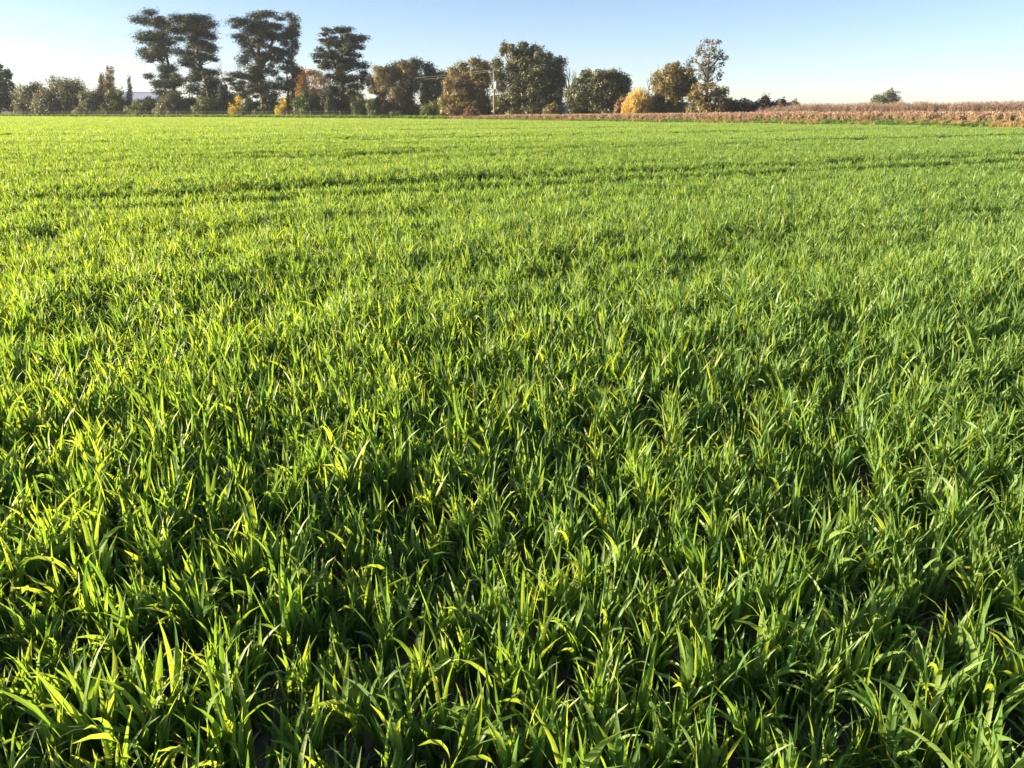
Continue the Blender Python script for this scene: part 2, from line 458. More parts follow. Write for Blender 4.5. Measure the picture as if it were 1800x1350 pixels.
def scatter_object(name, pts, rot, scl, idx, col, label, cat):
    me = bpy.data.meshes.new(name)
    n = len(pts)
    me.vertices.add(n); me.vertices.foreach_set('co', np.asarray(pts, np.float32).ravel())
    a = me.attributes.new('rot', 'FLOAT_VECTOR', 'POINT'); a.data.foreach_set('vector', np.asarray(rot, np.float32).ravel())
    a = me.attributes.new('scl', 'FLOAT_VECTOR', 'POINT'); a.data.foreach_set('vector', np.asarray(scl, np.float32).ravel())
    a = me.attributes.new('idx', 'INT', 'POINT'); a.data.foreach_set('value', np.asarray(idx, np.int32))
    me.update()
    o = obj(name, me)
    ng = bpy.data.node_groups.new(name + '_scatter', 'GeometryNodeTree')
    ng.interface.new_socket('Geometry', in_out='INPUT', socket_type='NodeSocketGeometry')
    ng.interface.new_socket('Geometry', in_out='OUTPUT', socket_type='NodeSocketGeometry')
    N = ng.nodes
    gi, go = N.new('NodeGroupInput'), N.new('NodeGroupOutput')
    iop = N.new('GeometryNodeInstanceOnPoints')
    ci = N.new('GeometryNodeCollectionInfo')
    ci.inputs['Collection'].default_value = col
    ci.inputs['Separate Children'].default_value = True
    ci.inputs['Reset Children'].default_value = True
    def na(nm, ty):
        x = N.new('GeometryNodeInputNamedAttribute'); x.data_type = ty; x.inputs['Name'].default_value = nm
        return x.outputs['Attribute']
    e2r = N.new('FunctionNodeEulerToRotation')
    L = ng.links
    L.new(gi.outputs[0], iop.inputs['Points'])
    L.new(ci.outputs[0], iop.inputs['Instance'])
    iop.inputs['Pick Instance'].default_value = True
    L.new(na('idx', 'INT'), iop.inputs['Instance Index'])
    L.new(na('rot', 'FLOAT_VECTOR'), e2r.inputs[0]); L.new(e2r.outputs[0], iop.inputs['Rotation'])
    L.new(na('scl', 'FLOAT_VECTOR'), iop.inputs['Scale'])
    L.new(iop.outputs[0], go.inputs[0])
    md = o.modifiers.new('scatter', 'NODES'); md.node_group = ng
    tag(o, label, cat, kind='stuff')
    return o

def in_view(X, Y, mx=1.12, add=1.6, left=0.0):
    half = Y * (W_PX / 2 / F_PX) * mx * 1.06 + add
    return (X > -half - left) & (X < half)

ROWS = 0.17
def row_points(y0, y1, step, jit):
    """plants along drill rows that lie parallel to the tracks"""
    xm = y1 * 0.95 + 6
    c = np.array([[-xm, y0 - 1], [xm, y0 - 1], [-xm, y1], [xm, y1]])
    a = c @ ROW; n = c @ NRM
    na_ = np.arange(n.min(), n.max(), ROWS)
    aa = np.arange(a.min(), a.max(), step)
    A, Nn = np.meshgrid(aa, na_)
    A = A + rng.uniform(-.5, .5, A.shape) * step * 1.6
    Nn = Nn + rng.normal(0, jit, Nn.shape)
    X = (A * ROW[0] + Nn * NRM[0]).ravel(); Y = (A * ROW[1] + Nn * NRM[1]).ravel()
    k = (Y >= y0) & (Y < y1) & in_view(X, Y, left=1.5) & (beyond_edge(X, Y) < -0.1)
    return X[k], Y[k]

def vigour(X, Y):
    # growth: stronger and weaker strips, mostly along the drill rows
    a = X * ROW[0] + Y * ROW[1]; n = X * NRM[0] + Y * NRM[1]
    v = 0.40 * vnoise(a * 0.16, n * 0.55, 11) + 0.25 * vnoise(a * 0.6, n * 1.1, 12) + 0.35 * vnoise(a * 2.6, n * 3.2, 13)
    return np.clip((v - .5) * 1.25 + .5, 0, 1)
def track_gap(X, Y):
    d = track_dist(X, Y)
    wob = 0.12 * (vnoise(X * 0.5, Y * 0.5, 21) - 0.5)
    out = np.zeros_like(d)
    for off, w, depth in ((0.0, 0.68, 1.0), (-1.9, 0.38, 0.9), (9.5, 0.6, 0.95), (11.3, 0.45, 0.85), (22.0, 0.8, 0.9), (23.9, 0.6, 0.8), (36.0, 1.0, .9), (52, 1.2, .9)):
        out = np.maximum(out, depth * np.clip(1.4 - np.abs(d - off + wob) / w, 0, 1))
    a = (X - T1[0]) * ROW[0] + (Y - T1[1]) * ROW[1]
    brk = vnoise(a * 0.22, d * 0.02, 22)
    return out * np.clip(0.7 + 0.8 * brk, 0, 1) * np.interp(a, [-5, 1.5], [.15, 1.0])

def make_points(y0, y1, step, jit):
    X, Y = row_points(y0, y1, step, jit)
    v = vigour(X, Y); g = track_gap(X, Y)
    keep = (rng.random(len(X)) > g * 0.95) & (rng.random(len(X)) < 0.55 + 0.9 * v)
    X, Y, v, g = X[keep], Y[keep], v[keep], g[keep]
    s = (0.60 + 0.70 * v + rng.normal(0, 0.13, len(X))) * (1 - 0.5 * g)
    return X, Y, np.clip(s, 0.35, 1.35)

# --- close zone: full plants
X, Y, S = make_points(0.55, 11.0, 0.041, 0.036)
n = len(X)
rot = np.stack([rng.normal(0, .10, n), rng.normal(0.03, .10, n), rng.uniform(0, 6.283, n)], -1)
scl = np.stack([S * rng.uniform(.92, 1.1, n), S * rng.uniform(.92, 1.1, n), S], -1)
idx = rng.integers(0, NV, n)
P = np.stack([X, Y, np.zeros(n)], -1)
# the 300 that show largest become plants of their own
px, py, dep = project(np.stack([X, Y, np.full(n, .18)], -1))
cand = np.where((px > 20) & (px < 1780) & (py < 1335) & (dep > 0))[0]
big = cand[np.argsort(dep[cand])][:300]
single = np.zeros(n, bool); single[big] = True
LEAVED = set(int(i) for i in big[:70])
leaf_meshes = {}
def leaves_of(v):
    if v not in leaf_meshes:
        leaf_meshes[v] = [join_blades([b], 'leaf') for b in near_blades[v]]
    return leaf_meshes[v]
for i in big:
    i = int(i); v = int(idx[i])
    if i in LEAVED:
        o = empty('wheat_plant', P[i])
        for lm in leaves_of(v): obj('leaf', lm, o)
    else:
        o = obj('wheat_plant', near_mesh[v], loc=P[i])
    o.rotation_euler = tuple(float(t) for t in rot[i]); o.scale = tuple(float(t) for t in scl[i])
    tag(o, 'young leafy wheat plant in the rows nearest the camera', 'wheat', 'wheat plants in the nearest rows')

near_col = proto_collection('wheat_near', near_mesh)
mid_mesh = [join_blades(plant_blades(np.random.default_rng(300 + i), 5, 2, 1.1, .8), 'wheat_mid') for i in range(10)]
k = ~single
allP, allR, allS, allI = [P[k]], [rot[k]], [scl[k]], [idx[k]]
# --- middle zone: lighter plants
X, Y, S = make_points(11.0, 34.0, 0.07, 0.035)
n = len(X)
allP.append(np.stack([X, Y, np.zeros(n)], -1))
allR.append(np.stack([rng.normal(0, .10, n), rng.normal(0.03, .10, n), rng.uniform(0, 6.283, n)], -1))
allS.append(np.stack([S * 1.12, S * 1.12, S], -1))
allI.append(NV + rng.integers(0, 10, n))
# --- far zone: patches of several rows
PATCH = (0.8, 4 * ROWS)
def patch_mesh(seed):
    r = np.random.default_rng(seed)
    bl = []
    for i in range(4):
        for j in range(8):
            cx = (j - 3.5) * 0.1 + r.normal(0, .03); cy = (i - 1.5) * ROWS + r.normal(0, .035)
            sc = r.uniform(.8, 1.15)
            for v, f, a, c, t in plant_blades(r, 3, 2, 1.8, 0.55):
                bl.append((v * sc + np.array([cx, cy, 0]), f, a, c, t))
    return join_blades(bl, 'wheat_patch')
far_mesh = [patch_mesh(500 + i) for i in range(8)]
a_rng = 190
A, Nn = np.meshgrid(np.arange(-a_rng, a_rng, PATCH[0]), np.arange(-60, 190, PATCH[1]))
A = A + rng.uniform(-.3, .3, A.shape)
X = (A * ROW[0] + Nn * NRM[0]).ravel(); Y = (A * ROW[1] + Nn * NRM[1]).ravel()
kk = (Y >= 33.6) & in_view(X, Y, 1.1, 4.0) & (beyond_edge(X, Y) < -0.45)
X, Y = X[kk], Y[kk]
v = vigour(X * .6, Y * .6); g = track_gap(X, Y)
keep = rng.random(len(X)) > g * 0.9
X, Y, v, g = X[keep], Y[keep], v[keep], g[keep]
n = len(X)
S = (0.70 + 0.52 * v + rng.normal(0, .05, n)) * (1 - .5 * g)
ang = math.atan2(ROW[1], ROW[0])
allP.append(np.stack([X, Y, np.zeros(n)], -1))
allR.append(np.stack([np.zeros(n), np.zeros(n), ang + math.pi * rng.integers(0, 2, n) + rng.normal(0, .03, n)], -1))
allS.append(np.stack([np.full(n, 1.05), np.full(n, 1.05), S], -1))
allI.append(NV + 10 + rng.integers(0, 8, n))
wheat_col = proto_collection('wheat', near_mesh + mid_mesh + far_mesh)
scatter_object('wheat_crop', np.vstack(allP), np.vstack(allR), np.vstack(allS), np.concatenate(allI), wheat_col,
               'broad field of young green wheat stretching back to the trees', 'wheat')
print('wheat instances', sum(len(p) for p in allP))

# ------------------------------------------------------------------ trees
def leaf_cloud(clumps, size, cover, rr, up=0.0, flat=0.0, aspect=0.45, shell=0.45, lumpy=.36):
    """diamond leaf sprays spread through ellipsoid clumps; clumps: (centre, radii, tone)"""
    Vs, Ts = [], []
    for c, rad, tn in clumps:
        area = 4 * math.pi * ((rad[0] * rad[1]) ** 1.6 / 3 + (rad[0] * rad[2]) ** 1.6 / 3 + (rad[1] * rad[2]) ** 1.6 / 3) ** (1 / 1.6)
        n = int(max(14, cover * area / (size * size * aspect * 2)))
        d = rr.normal(size=(n, 3)); d /= np.linalg.norm(d, axis=1)[:, None]
        q = shell + (1.08 - shell) * rr.random(n) ** 0.8
        lump = 0.96 + lumpy * np.sin(d[:, 0] * 5 + c[0] * 3) * np.sin(d[:, 2] * 4.3 + c[2] * 2.1 + d[:, 1] * 3.7) + rr.normal(0, .10, n)
        p = c + d * rad * (q * lump)[:, None]
        nr = d * 1.0 + rr.normal(0, .42, (n, 3)); nr[:, 2] += up
        nr /= np.linalg.norm(nr, axis=1)[:, None]
        t = np.cross(nr, rr.normal(size=(n, 3))); t[:, 2] *= (1 - flat); t /= np.linalg.norm(t, axis=1)[:, None] + 1e-9
        b = np.cross(nr, t)
        s = size * rr.uniform(.55, 1.35, n)[:, None]
        Vs.append(np.stack([p - t * s, p + b * s * aspect, p + t * s, p - b * s * aspect], 1).reshape(-1, 3))
        Ts.append(np.repeat(np.clip(tn + rr.normal(0, .17, n), 0, 1), 4))
    V = np.vstack(Vs)
    F = np.arange(len(V)).reshape(-1, 4)
    return V, F, np.concatenate(Ts)

def limb(mb, a, b, r0, r1, rr, sag=0.12, seg=5, k=6):
    a = np.asarray(a, float); b = np.asarray(b, float)
    t = np.linspace(0, 1, seg + 1)[:, None]
    p = a + (b - a) * t
    ln = np.linalg.norm(b - a)
    p[1:-1] += rr.normal(0, 0.03 * ln, (seg - 1, 3))
    p[:, 2] += -sag * ln * (np.sin(t[:, 0] * math.pi)) * 0.5
    mb.tube(p, np.linspace(r0, r1, seg + 1), k)

Z1 = (0, 0, 4.5); Z2 = (350, 0, 1800 / 350); Z3 = (630, 50, 6); Z4 = (850, 50, 6); Z5 = (1080, 50, 6); PX = (0, 0, 1)
Z6 = (1350, 100, 4); ZA = (0, 110, 9); ZB = (380, 90, 6); ZE = (150, 110, 1800 / 270)

def tree(name, label, cat, ells, trunks, Y, mat, bark, seed, zoom=PX, size=0.2, cover=0.8, depth=None, up=0.2, flat=0.0,
         group=None, trunk_r=0.35, double=True, twigs=True, base_py=None, aspect=0.5, ysq=1.0, fat=1.45, jit=1.0, lump=.36, core=False):
    """ells: (cx, cy, rx, ry) crown masses as measured; trunks: polylines base -> top, as measured; all set at depth Y and spread in depth"""
    rr = np.random.default_rng(seed)
    ox, oy, zs = zoom
    mp = m_per_px(Y)
    E = np.array(ells, float)
    E = np.stack([ox + E[:, 0] / zs, oy + E[:, 1] / zs, E[:, 2] / zs, E[:, 3] / zs], -1)
    cx0, cx1 = (E[:, 0] - E[:, 2]).min(), (E[:, 0] + E[:, 2]).max()
    half = (cx1 - cx0) / 2 * mp if depth is None else depth
    mid = (cx0 + cx1) / 2
    first = at_depth(ox + trunks[0][0][0] / zs, oy + trunks[0][0][1] / zs, Y)
    base = np.array([first[0], Y, 0.0])
    root = empty(name, base)
    clumps = []
    for ex, ey, rx, ry in E:
        c = at_depth(ex, ey, Y)
        e = math.sqrt(max(0.08, 1 - ((ex - mid) / ((cx1 - cx0) / 2)) ** 2))
        offs = [rr.uniform(0.15, 0.8), -rr.uniform(0.15, 0.8)] if double else [rr.uniform(-.6, .6)]
        for of in offs:
            rad = np.array([rx * mp, (rx + ry) / 2 * mp * 1.1 * ysq, ry * mp * rr.uniform(.95, fat)]) * (rr.uniform(.62, 1.2) if core else rr.uniform(.99, 1.24))
            cc = c + np.array([rr.normal(0, .2 * jit) * rx * mp, of * half * e, rr.normal(0, .3 * jit) * ry * mp])
            cc[2] = max(cc[2], rad[2] * 0.75)
            clumps.append((cc - base, rad, float(np.clip(rr.normal(.45, .16), .1, .9))))
    if core:            # foliage close round the upper trunk
        ztop = max(c[2] for c, _, _ in clumps); wm = np.mean([r_[0] for _, r_, _ in clumps])
        tp = np.array([at_depth(ox + x / zs, oy + y / zs, Y) for x, y in trunks[0]]) - base
        for zf in np.linspace(.34, .9, 5):
            z_ = ztop * zf
            x_ = np.interp(z_, tp[:, 2], tp[:, 0])
            clumps.append((np.array([x_ + rr.normal(0, .5) * wm, rr.normal(0, .9) * wm, z_]), np.array([wm * rr.uniform(.7, 1.2), wm, ztop * .045]), .3))
    V, F, T = leaf_cloud(clumps, size, cover, rr, up, flat, aspect, lumpy=lump)
    V[:, 2] = np.maximum(V[:, 2], 0.02)
    tb = MB()
    spine = []
    for ti, pl in enumerate(trunks):
        pp = np.array([at_depth(ox + x / zs, oy + y / zs, Y) for x, y in pl]) - base
        if pp[0][2] < 1.5 or ti == 0: pp[0][2] = -0.05
        pp[1:, 1] += rr.normal(0, .25, len(pp) - 1)
        # refine
        t = np.linspace(0, 1, len(pp)); tt = np.linspace(0, 1, 10)
        q = np.stack([np.interp(tt, t, pp[:, j]) for j in range(3)], -1)
        q[1:-1] += rr.normal(0, .05, (8, 3))
        tr = trunk_r * (0.75 if ti else 1.0)
        tb.tube(q, np.linspace(tr, tr * 0.22, 10) * np.where(np.arange(10) == 0, 1.35, 1.0), 8)
        spine.append(q)
    SP = np.vstack(spine)
    for c, rad, tn in clumps:
        low = SP[:, 2] < c[2] - 0.1 * abs(c[2]) + 0.05
        cand_ = SP[low] if low.any() else SP[:1]
        j = np.argmin(np.linalg.norm((cand_ - c) * np.array([1, 1, 1.4]), axis=1))
        limb(tb, cand_[j], c + np.array([0, 0, -rad[2] * .2]), max(0.035, trunk_r * .2), 0.02, rr, 0.1, 4, 4)
        if twigs:
            for _ in range(3):
                d = rr.normal(size=3); d /= np.linalg.norm(d)
                limb(tb, c, c + d * rad * 0.9, 0.03, 0.012, rr, 0, 2, 4)
    tb_V = np.vstack(tb.V)
    obj('trunk', tb.mesh('trunk', M[bark], True), root)
    obj('crown', mesh_np('crown', V, F, M[mat], {'tone': T}), root)
    tag(root, label, cat, group)
    return root

def bare_tree(name, label, px, py_top, Y, seed, spread=0.5, trunk_r=0.14, mat='twig', group=None, cat='tree', gen=5, lean=0.0):
    rr = np.random.default_rng(seed)
    top = at_depth(px, py_top, Y)
    base = np.array([top[0], Y, 0.0]); H = top[2]
    root = empty(name, base)
    tb, tw = MB(), MB()
    def grow(p, d, L, r, g):
        q = p + d * L
        (tb if g <= 1 else tw).tube([p, p + d * L * .5 + rr.normal(0, .03 * L, 3), q], [r, r * .82, r * .62], 6 if g <= 1 else 4)
        if g >= gen: return
        n = 2 if g == 0 else rr.integers(2, 4)
        for i in range(n):
            nd = d + rr.normal(0, spread, 3) * np.array([1, 1, .45]); nd[2] = abs(nd[2]) * .8 + .35
            nd /= np.linalg.norm(nd)
            grow(p + d * L * rr.uniform(.6, 1.0), nd, L * rr.uniform(.62, .85), r * .6, g + 1)
    d0 = np.array([lean, 0, 1.0]); d0 /= np.linalg.norm(d0)
    grow(np.array([0, 0, -.05]), d0, H * .30, trunk_r, 0)
    if not tw.V: tw.tube([[0, 0, H * .5], [0, 0, H]], .02, 4)
    # fit to the height
    zmax = max(np.vstack(tw.V)[:, 2].max(), .1); f = H / zmax
    for m_ in (tb, tw):
        m_.V = [v * np.array([f ** .6, f ** .6, f]) for v in m_.V]
    obj('trunk', tb.mesh('trunk', M[mat], True), root)
    obj('twigs', tw.mesh('twigs', M[mat]), root)
    tag(root, label, cat, group)
    return root

def bush(name, label, cat, px0, px1, py0, py1, Y, mat, seed, n=9, size=0.16, cover=0.8, group=None, shape='round', bark='bark', up=0.15):
    """a shrub between the measured columns and rows"""
    rr = np.random.default_rng(seed)
    w, h = (px1 - px0) / 2, (py1 - py0)
    cx = (px0 + px1) / 2
    el = []
    for i in range(n):
        t = rr.random()
        if shape == 'spire':
            y = py0 + h * (i + .5) / n
            el.append((cx + rr.normal(0, .12) * w * (i / n), y, w * (.16 + .75 * (i + .5) / n), h / n * .85))
        else:
            fy = math.sqrt(rr.random())
            wy = math.sqrt(max(0.05, 1 - (1 - fy) ** 2)) if fy < .999 else 1
            el.append((cx + rr.uniform(-.72, .72) * w * wy, py0 + h * (.16 + .78 * fy), w * rr.uniform(.30, .48), h * rr.uniform(.16, .26)))
    if shape != 'spire':
        el.append((cx + rr.uniform(-.25, .25) * w, py0 + h * .17, w * .35, h * .16))
    return tree(name, label, cat, el, [[(cx, py1), (cx + rr.normal(0, .1) * w, py0 + h * .35)]], Y, mat, bark, seed + 1000, PX, size, cover,
                group=group, trunk_r=0.10, up=up, twigs=False)

def D(px, off): return edge_depth(px) + off

# --- the tall dark pines
pineA = [(1255,130,60,30),(1170,165,80,32),(1290,185,90,42),(1220,260,110,45),(1300,330,90,45),(1190,330,70,32),(1180,420,80,40),(1290,430,90,50),(1230,470,60,30),(1270,540,80,38),(1340,560,70,42),(1250,600,60,32),(1300,650,80,38),(1380,640,70,38),(1260,680,50,24),(1330,720,80,28)]
tree('pine_tree', 'tall brown-green pine leaning left, leftmost of the tall pines', 'tree', pineA, [[(1390,880),(1370,700),(1310,420),(1262,140)]], D(283, 17), 'pine', 'bark', 11, Z1, .17, .95, trunk_r=.42, up=.5, flat=.4, fat=1.05, jit=1.3, lump=.42, aspect=.36, core=True)
pineB = [(1440,165,70,38),(1540,150,110,34),(1620,165,75,32),(1420,235,80,36),(1540,240,120,44),(1640,270,60,28),(1470,330,80,38),(1580,330,100,46),(1650,370,50,38),(1450,420,60,36),(1560,430,90,42),(1630,470,60,32),(1470,500,70,32),(1600,540,90,38),(1480,580,60,32),(1650,575,60,28),(1520,600,60,38),(1600,620,50,38),(1700,640,60,38),(1570,700,70,46),(1690,720,70,56),(1560,780,60,46),(1720,800,60,46)]
tree('pine_tree', 'tall dark flat-topped pine with a bent trunk, second from the left', 'tree', pineB, [[(1675,890),(1640,680),(1570,440),(1545,170)], [(1640,680),(1600,560),(1500,420)]], D(345, 13), 'pine', 'bark', 12, Z1, .17, 1.0, trunk_r=.45, up=.5, flat=.4, fat=1.05, jit=1.3, lump=.42, aspect=.36, core=True)
pineC = [(650,150,90,28),(560,180,80,28),(400,195,75,22),(520,220,120,36),(650,240,110,38),(430,250,60,24),(560,300,120,38),(400,350,100,28),(690,320,90,38),(470,400,70,46),(500,480,70,56),(640,420,80,34),(700,470,70,38),(480,560,70,56),(650,530,80,42),(600,560,50,38),(360,680,100,28),(270,710,60,22),(480,660,80,56),(340,760,70,28),(640,660,80,56),(540,720,100,66),(380,800,90,42),(680,770,90,56),(540,820,120,56),(450,860,60,34),(640,850,90,38)]
tree('pine_tree', 'broadest dark pine with wide layered boughs in the middle of the tall pines', 'tree', pineC, [[(590,1000),(550,700),(530,400),(610,180)], [(545,650),(640,450),(690,300)], [(545,600),(450,400),(420,260)]], D(450, 12), 'pine', 'bark', 13, Z2, .17, 1.05, trunk_r=.6, up=.5, flat=.4, fat=1.05, jit=1.3, lump=.42, aspect=.36, core=True)
pineD = [(840,180,60,33),(880,230,45,33),(820,260,60,38),(790,330,60,38),(870,320,45,38),(780,400,50,38),(860,400,40,38),(770,470,50,28),(850,470,35,28),(820,570,50,28),(780,610,60,28),(860,600,35,28),(830,650,60,33),(880,690,30,38),(770,710,60,33),(850,720,35,28)]
tree('pine_tree', 'slender open pine with bare reddish trunk close behind the broadest pine', 'tree', pineD, [[(838,1000),(845,750),(830,450),(852,190)], [(795,1000),(800,780),(790,560)]], D(515, 20), 'pine', 'redbark', 14, Z2, .17, .75, trunk_r=.3, up=.5, flat=.4, fat=1.05, jit=1.3, lump=.42, aspect=.36, core=True)
pineE = [(1170,275,60,28),(1300,265,70,24),(1180,320,60,24),(1120,360,60,24),(1300,310,80,28),(1420,340,90,33),(1340,370,100,33),(1160,380,60,33),(1260,420,70,33),(1400,420,70,28),(1110,450,55,33),(1200,460,60,38),(1350,480,80,33),(1430,500,35,24),(1120,500,60,28),(1240,540,70,38),(1350,560,90,33),(1100,560,50,24),(1170,600,70,38),(1300,620,90,38),(1420,600,80,38),(1490,640,50,38),(1200,680,70,38),(1330,700,100,38),(1450,700,70,38),(1500,740,30,38),(1260,780,80,46),(1390,780,80,46),(1200,840,60,56),(1330,860,90,46),(1420,860,50,46),(1180,930,50,56),(1270,940,70,38),(1380,920,60,46)]
tree('pine_tree', 'bushy dark pine with foliage to the ground, rightmost of the tall pines', 'tree', pineE, [[(1290,1010),(1285,600),(1300,290)], [(1288,700),(1180,500),(1150,330)]], D(600, 11), 'pine', 'bark', 15, Z2, .17, 1.0, trunk_r=.5, up=.5, flat=.4, fat=1.05, jit=1.3, lump=.42, aspect=.36, core=True)
pineL = [(-60,180,100,80),(0,160,60,60),(30,200,40,40),(-50,330,110,90),(40,330,60,60),(110,360,45,45),(10,430,80,60),(110,430,60,50),(60,520,90,60),(170,520,45,50),(0,600,110,60),(120,620,110,60),(230,640,60,45),(60,710,140,50),(220,720,90,45),(-80,500,120,90),(-90,680,120,90),(-40,80,40,60)]
tree('cypress_tree', 'dark cypress cut off by the left edge of the picture', 'tree', pineL, [[(-20,820),(-20,400),(-25,60)]], D(0, 9), 'pine', 'bark', 16, ZA, .2, .9, trunk_r=.35, up=.2, flat=.1)

# --- eucalypts
gumF = [(220,450,60,38),(350,430,80,46),(480,410,70,46),(600,380,80,46),(150,550,60,38),(290,530,90,46),(430,520,80,56),(560,500,90,56),(200,620,60,38),(330,620,90,46),(480,620,90,56),(600,600,50,46),(260,700,50,38),(400,720,80,46),(520,720,70,46),(180,660,40,28),(500,800,60,38),(560,820,80,46)]
tree('eucalyptus_tree', 'olive rounded eucalyptus with leaning pale limbs beside the rightmost tall pine', 'tree', gumF, [[(435,900),(390,820),(330,720),(290,640)], [(430,890),(500,740),(560,600),(600,450)], [(400,830),(400,700),(380,560)]], D(700, 16), 'gum', 'bark', 21, Z3, .14, 1.0, trunk_r=.32, up=.1)
gumF2 = [(720,420,50,42),(780,450,60,46),(880,480,70,38),(940,500,35,28),(750,540,70,46),(860,570,50,38),(720,640,60,56),(820,650,80,56),(700,740,60,56),(800,760,90,56),(880,720,40,56),(680,850,60,38),(780,850,90,46)]
tree('eucalyptus_tree', 'dark eucalyptus in a gap between two lighter olive eucalypts', 'tree', gumF2, [[(760,900),(755,700),(740,480)], [(755,720),(850,580),(880,500)]], D(765, 22), 'gumdark', 'bark', 22, Z3, .14, 1.0, trunk_r=.3, up=.1)
gumG = [(1090,400,60,33),(1240,350,70,38),(1340,390,60,38),(1010,490,60,46),(1130,480,80,56),(1260,470,90,56),(1370,460,60,46),(960,590,60,46),(1080,590,80,56),(1200,590,80,56),(1330,590,80,56),(940,690,50,46),(1050,700,80,56),(1170,700,80,56),(1300,700,80,56),(900,780,50,46),(1010,790,80,56),(920,860,60,38),(1040,860,80,38),(1160,800,60,38),(1280,800,90,56),(1340,860,70,38),(1390,760,50,56)]
tree('eucalyptus_tree', 'tawny bushy eucalyptus just left of the power pole', 'tree', gumG, [[(1180,910),(1175,700),(1200,450)], [(1178,760),(1060,600),(1020,500)], [(1178,740),(1300,560),(1340,420)]], D(820, 12), 'gum', 'gumbark', 23, Z3, .14, 1.0, trunk_r=.35, up=.1)
gumH = [(230,210,45,38),(290,200,50,28),(200,260,25,24),(420,190,60,28),(540,220,70,28),(350,290,70,56),(470,280,110,56),(580,270,50,46),(330,370,60,38),(440,370,100,46),(560,360,60,46),(140,370,55,46),(290,420,60,46),(680,340,70,42),(780,370,70,56),(420,450,90,46),(560,450,90,46),(700,430,80,46),(800,450,60,46),(180,500,80,56),(320,520,80,56),(480,540,90,56),(640,530,90,56),(780,530,70,56),(840,560,35,56),(170,620,80,56),(330,640,90,56),(500,650,90,56),(660,640,90,56),(780,650,70,56),(170,740,80,56),(320,760,90,56),(480,760,90,56),(620,760,70,56),(750,750,70,56),(190,850,80,46),(340,860,90,46),(500,860,90,46),(660,860,60,38),(770,850,70,46)]
tree('eucalyptus_tree', 'largest and tallest eucalyptus, dark and dense, right behind the power pole', 'tree', gumH, [[(440,910),(430,650),(450,380),(440,240)], [(435,700),(300,480),(240,260)], [(435,680),(640,500),(760,400)]], D(930, 15), 'gumdark', 'gumbark', 24, Z4, .14, 1.0, trunk_r=.5, up=.1)
gumI = [(1080,480,50,38),(1210,490,90,38),(1370,490,70,38),(980,550,35,24),(1060,550,60,46),(1180,560,90,56),(1310,560,90,56),(1440,540,70,56),(1510,570,45,46),(960,630,60,38),(1080,640,80,56),(1220,640,90,56),(1360,640,90,56),(1480,640,70,46),(900,690,50,38),(1010,710,80,56),(1140,720,80,56),(1280,730,80,56),(1420,720,80,46),(920,790,60,46),(1050,800,80,56),(1190,810,80,56),(1330,810,80,56),(1430,790,60,46),(1020,880,90,38),(1160,880,90,38),(1300,880,90,38),(1420,870,60,38)]
tree('evergreen_tree', 'wide low dark green tree between the largest eucalyptus and the golden bush', 'tree', gumI, [[(1200,920),(1200,750),(1220,560)], [(1200,800),(1080,640),(1060,540)], [(1200,780),(1360,640),(1400,540)]], D(1055, 14), 'gumdark', 'bark', 25, Z4, .14, 1.0, trunk_r=.35, up=.1)
gumJ = [(610,400,60,38),(520,460,70,46),(650,470,70,56),(460,540,60,46),(570,560,80,56),(700,520,80,56),(760,480,50,38),(480,640,60,46),(620,640,80,56),(750,600,80,56),(830,600,45,56),(650,700,60,38),(770,680,70,46),(470,740,70,46),(560,760,70,56),(650,790,70,56),(430,830,70,46),(540,860,80,38),(660,870,60,38),(380,780,50,56)]
tree('eucalyptus_tree', 'compact domed olive tree between the golden bush and the slender tall tree', 'tree', gumJ, [[(560,920),(565,750),(600,520)], [(562,800),(680,680),(760,560)]], D(1185, 11), 'gum', 'bark', 26, Z5, .13, .9, trunk_r=.3, up=.1)
gumK = [(1020,150,70,33),(1080,150,40,28),(960,220,60,38),(1050,220,60,38),(1140,250,50,33),(870,260,40,28),(930,290,50,33),(1030,300,60,38),(1100,310,60,33),(1160,310,25,24),(850,340,50,28),(790,370,45,22),(930,370,60,38),(1040,380,60,38),(1130,380,40,28),(890,440,40,28),(970,450,60,33),(1060,450,50,33),(1140,490,35,33),(880,510,35,28),(950,520,50,38),(1030,520,60,38),(1110,550,20,28),(960,580,50,28)]
tree('eucalyptus_tree', 'slender tall grey tree with sparse see-through crown, rightmost of the trees', 'tree', gumK, [[(968,920),(975,600),(990,350),(1030,140)], [(980,560),(900,380),(830,350)], [(985,480),(1080,340),(1140,260)]], D(1245, 12), 'greygum', 'gumbark', 27, Z5, .13, .36, trunk_r=.2, up=.0, double=False)
lowK = [(900,640,60,38),(1040,610,50,28),(850,700,60,38),(950,700,60,46),(1040,680,50,38),(1110,680,50,46),(1160,660,25,28),(800,740,50,38),(880,780,60,46),(970,790,50,46),(1130,750,60,28),(1060,820,70,46),(840,850,60,46),(940,860,60,46),(1030,870,60,38),(1090,850,50,46),(1170,800,30,28)]
tree('understorey_tree', 'loose olive shrubby tree growing round the foot of the slender tall tree', 'tree', lowK, [[(930,920),(930,760),(900,660)], [(1060,920),(1060,780),(1100,690)]], D(1245, 9), 'gum', 'bark', 28, Z5, .13, .65, trunk_r=.12, up=.1)
farT = [(765,300,35,20),(820,278,45,18),(862,292,35,20),(800,312,60,18),(875,312,35,16),(830,300,55,20)]
tree('round_tree', 'lone round tree far off behind the dry brown reeds', 'tree', farT, [[(815,345),(820,300)]], 190, 'gumdark', 'bark', 29, Z6, .28, .8, trunk_r=.4, up=.1)

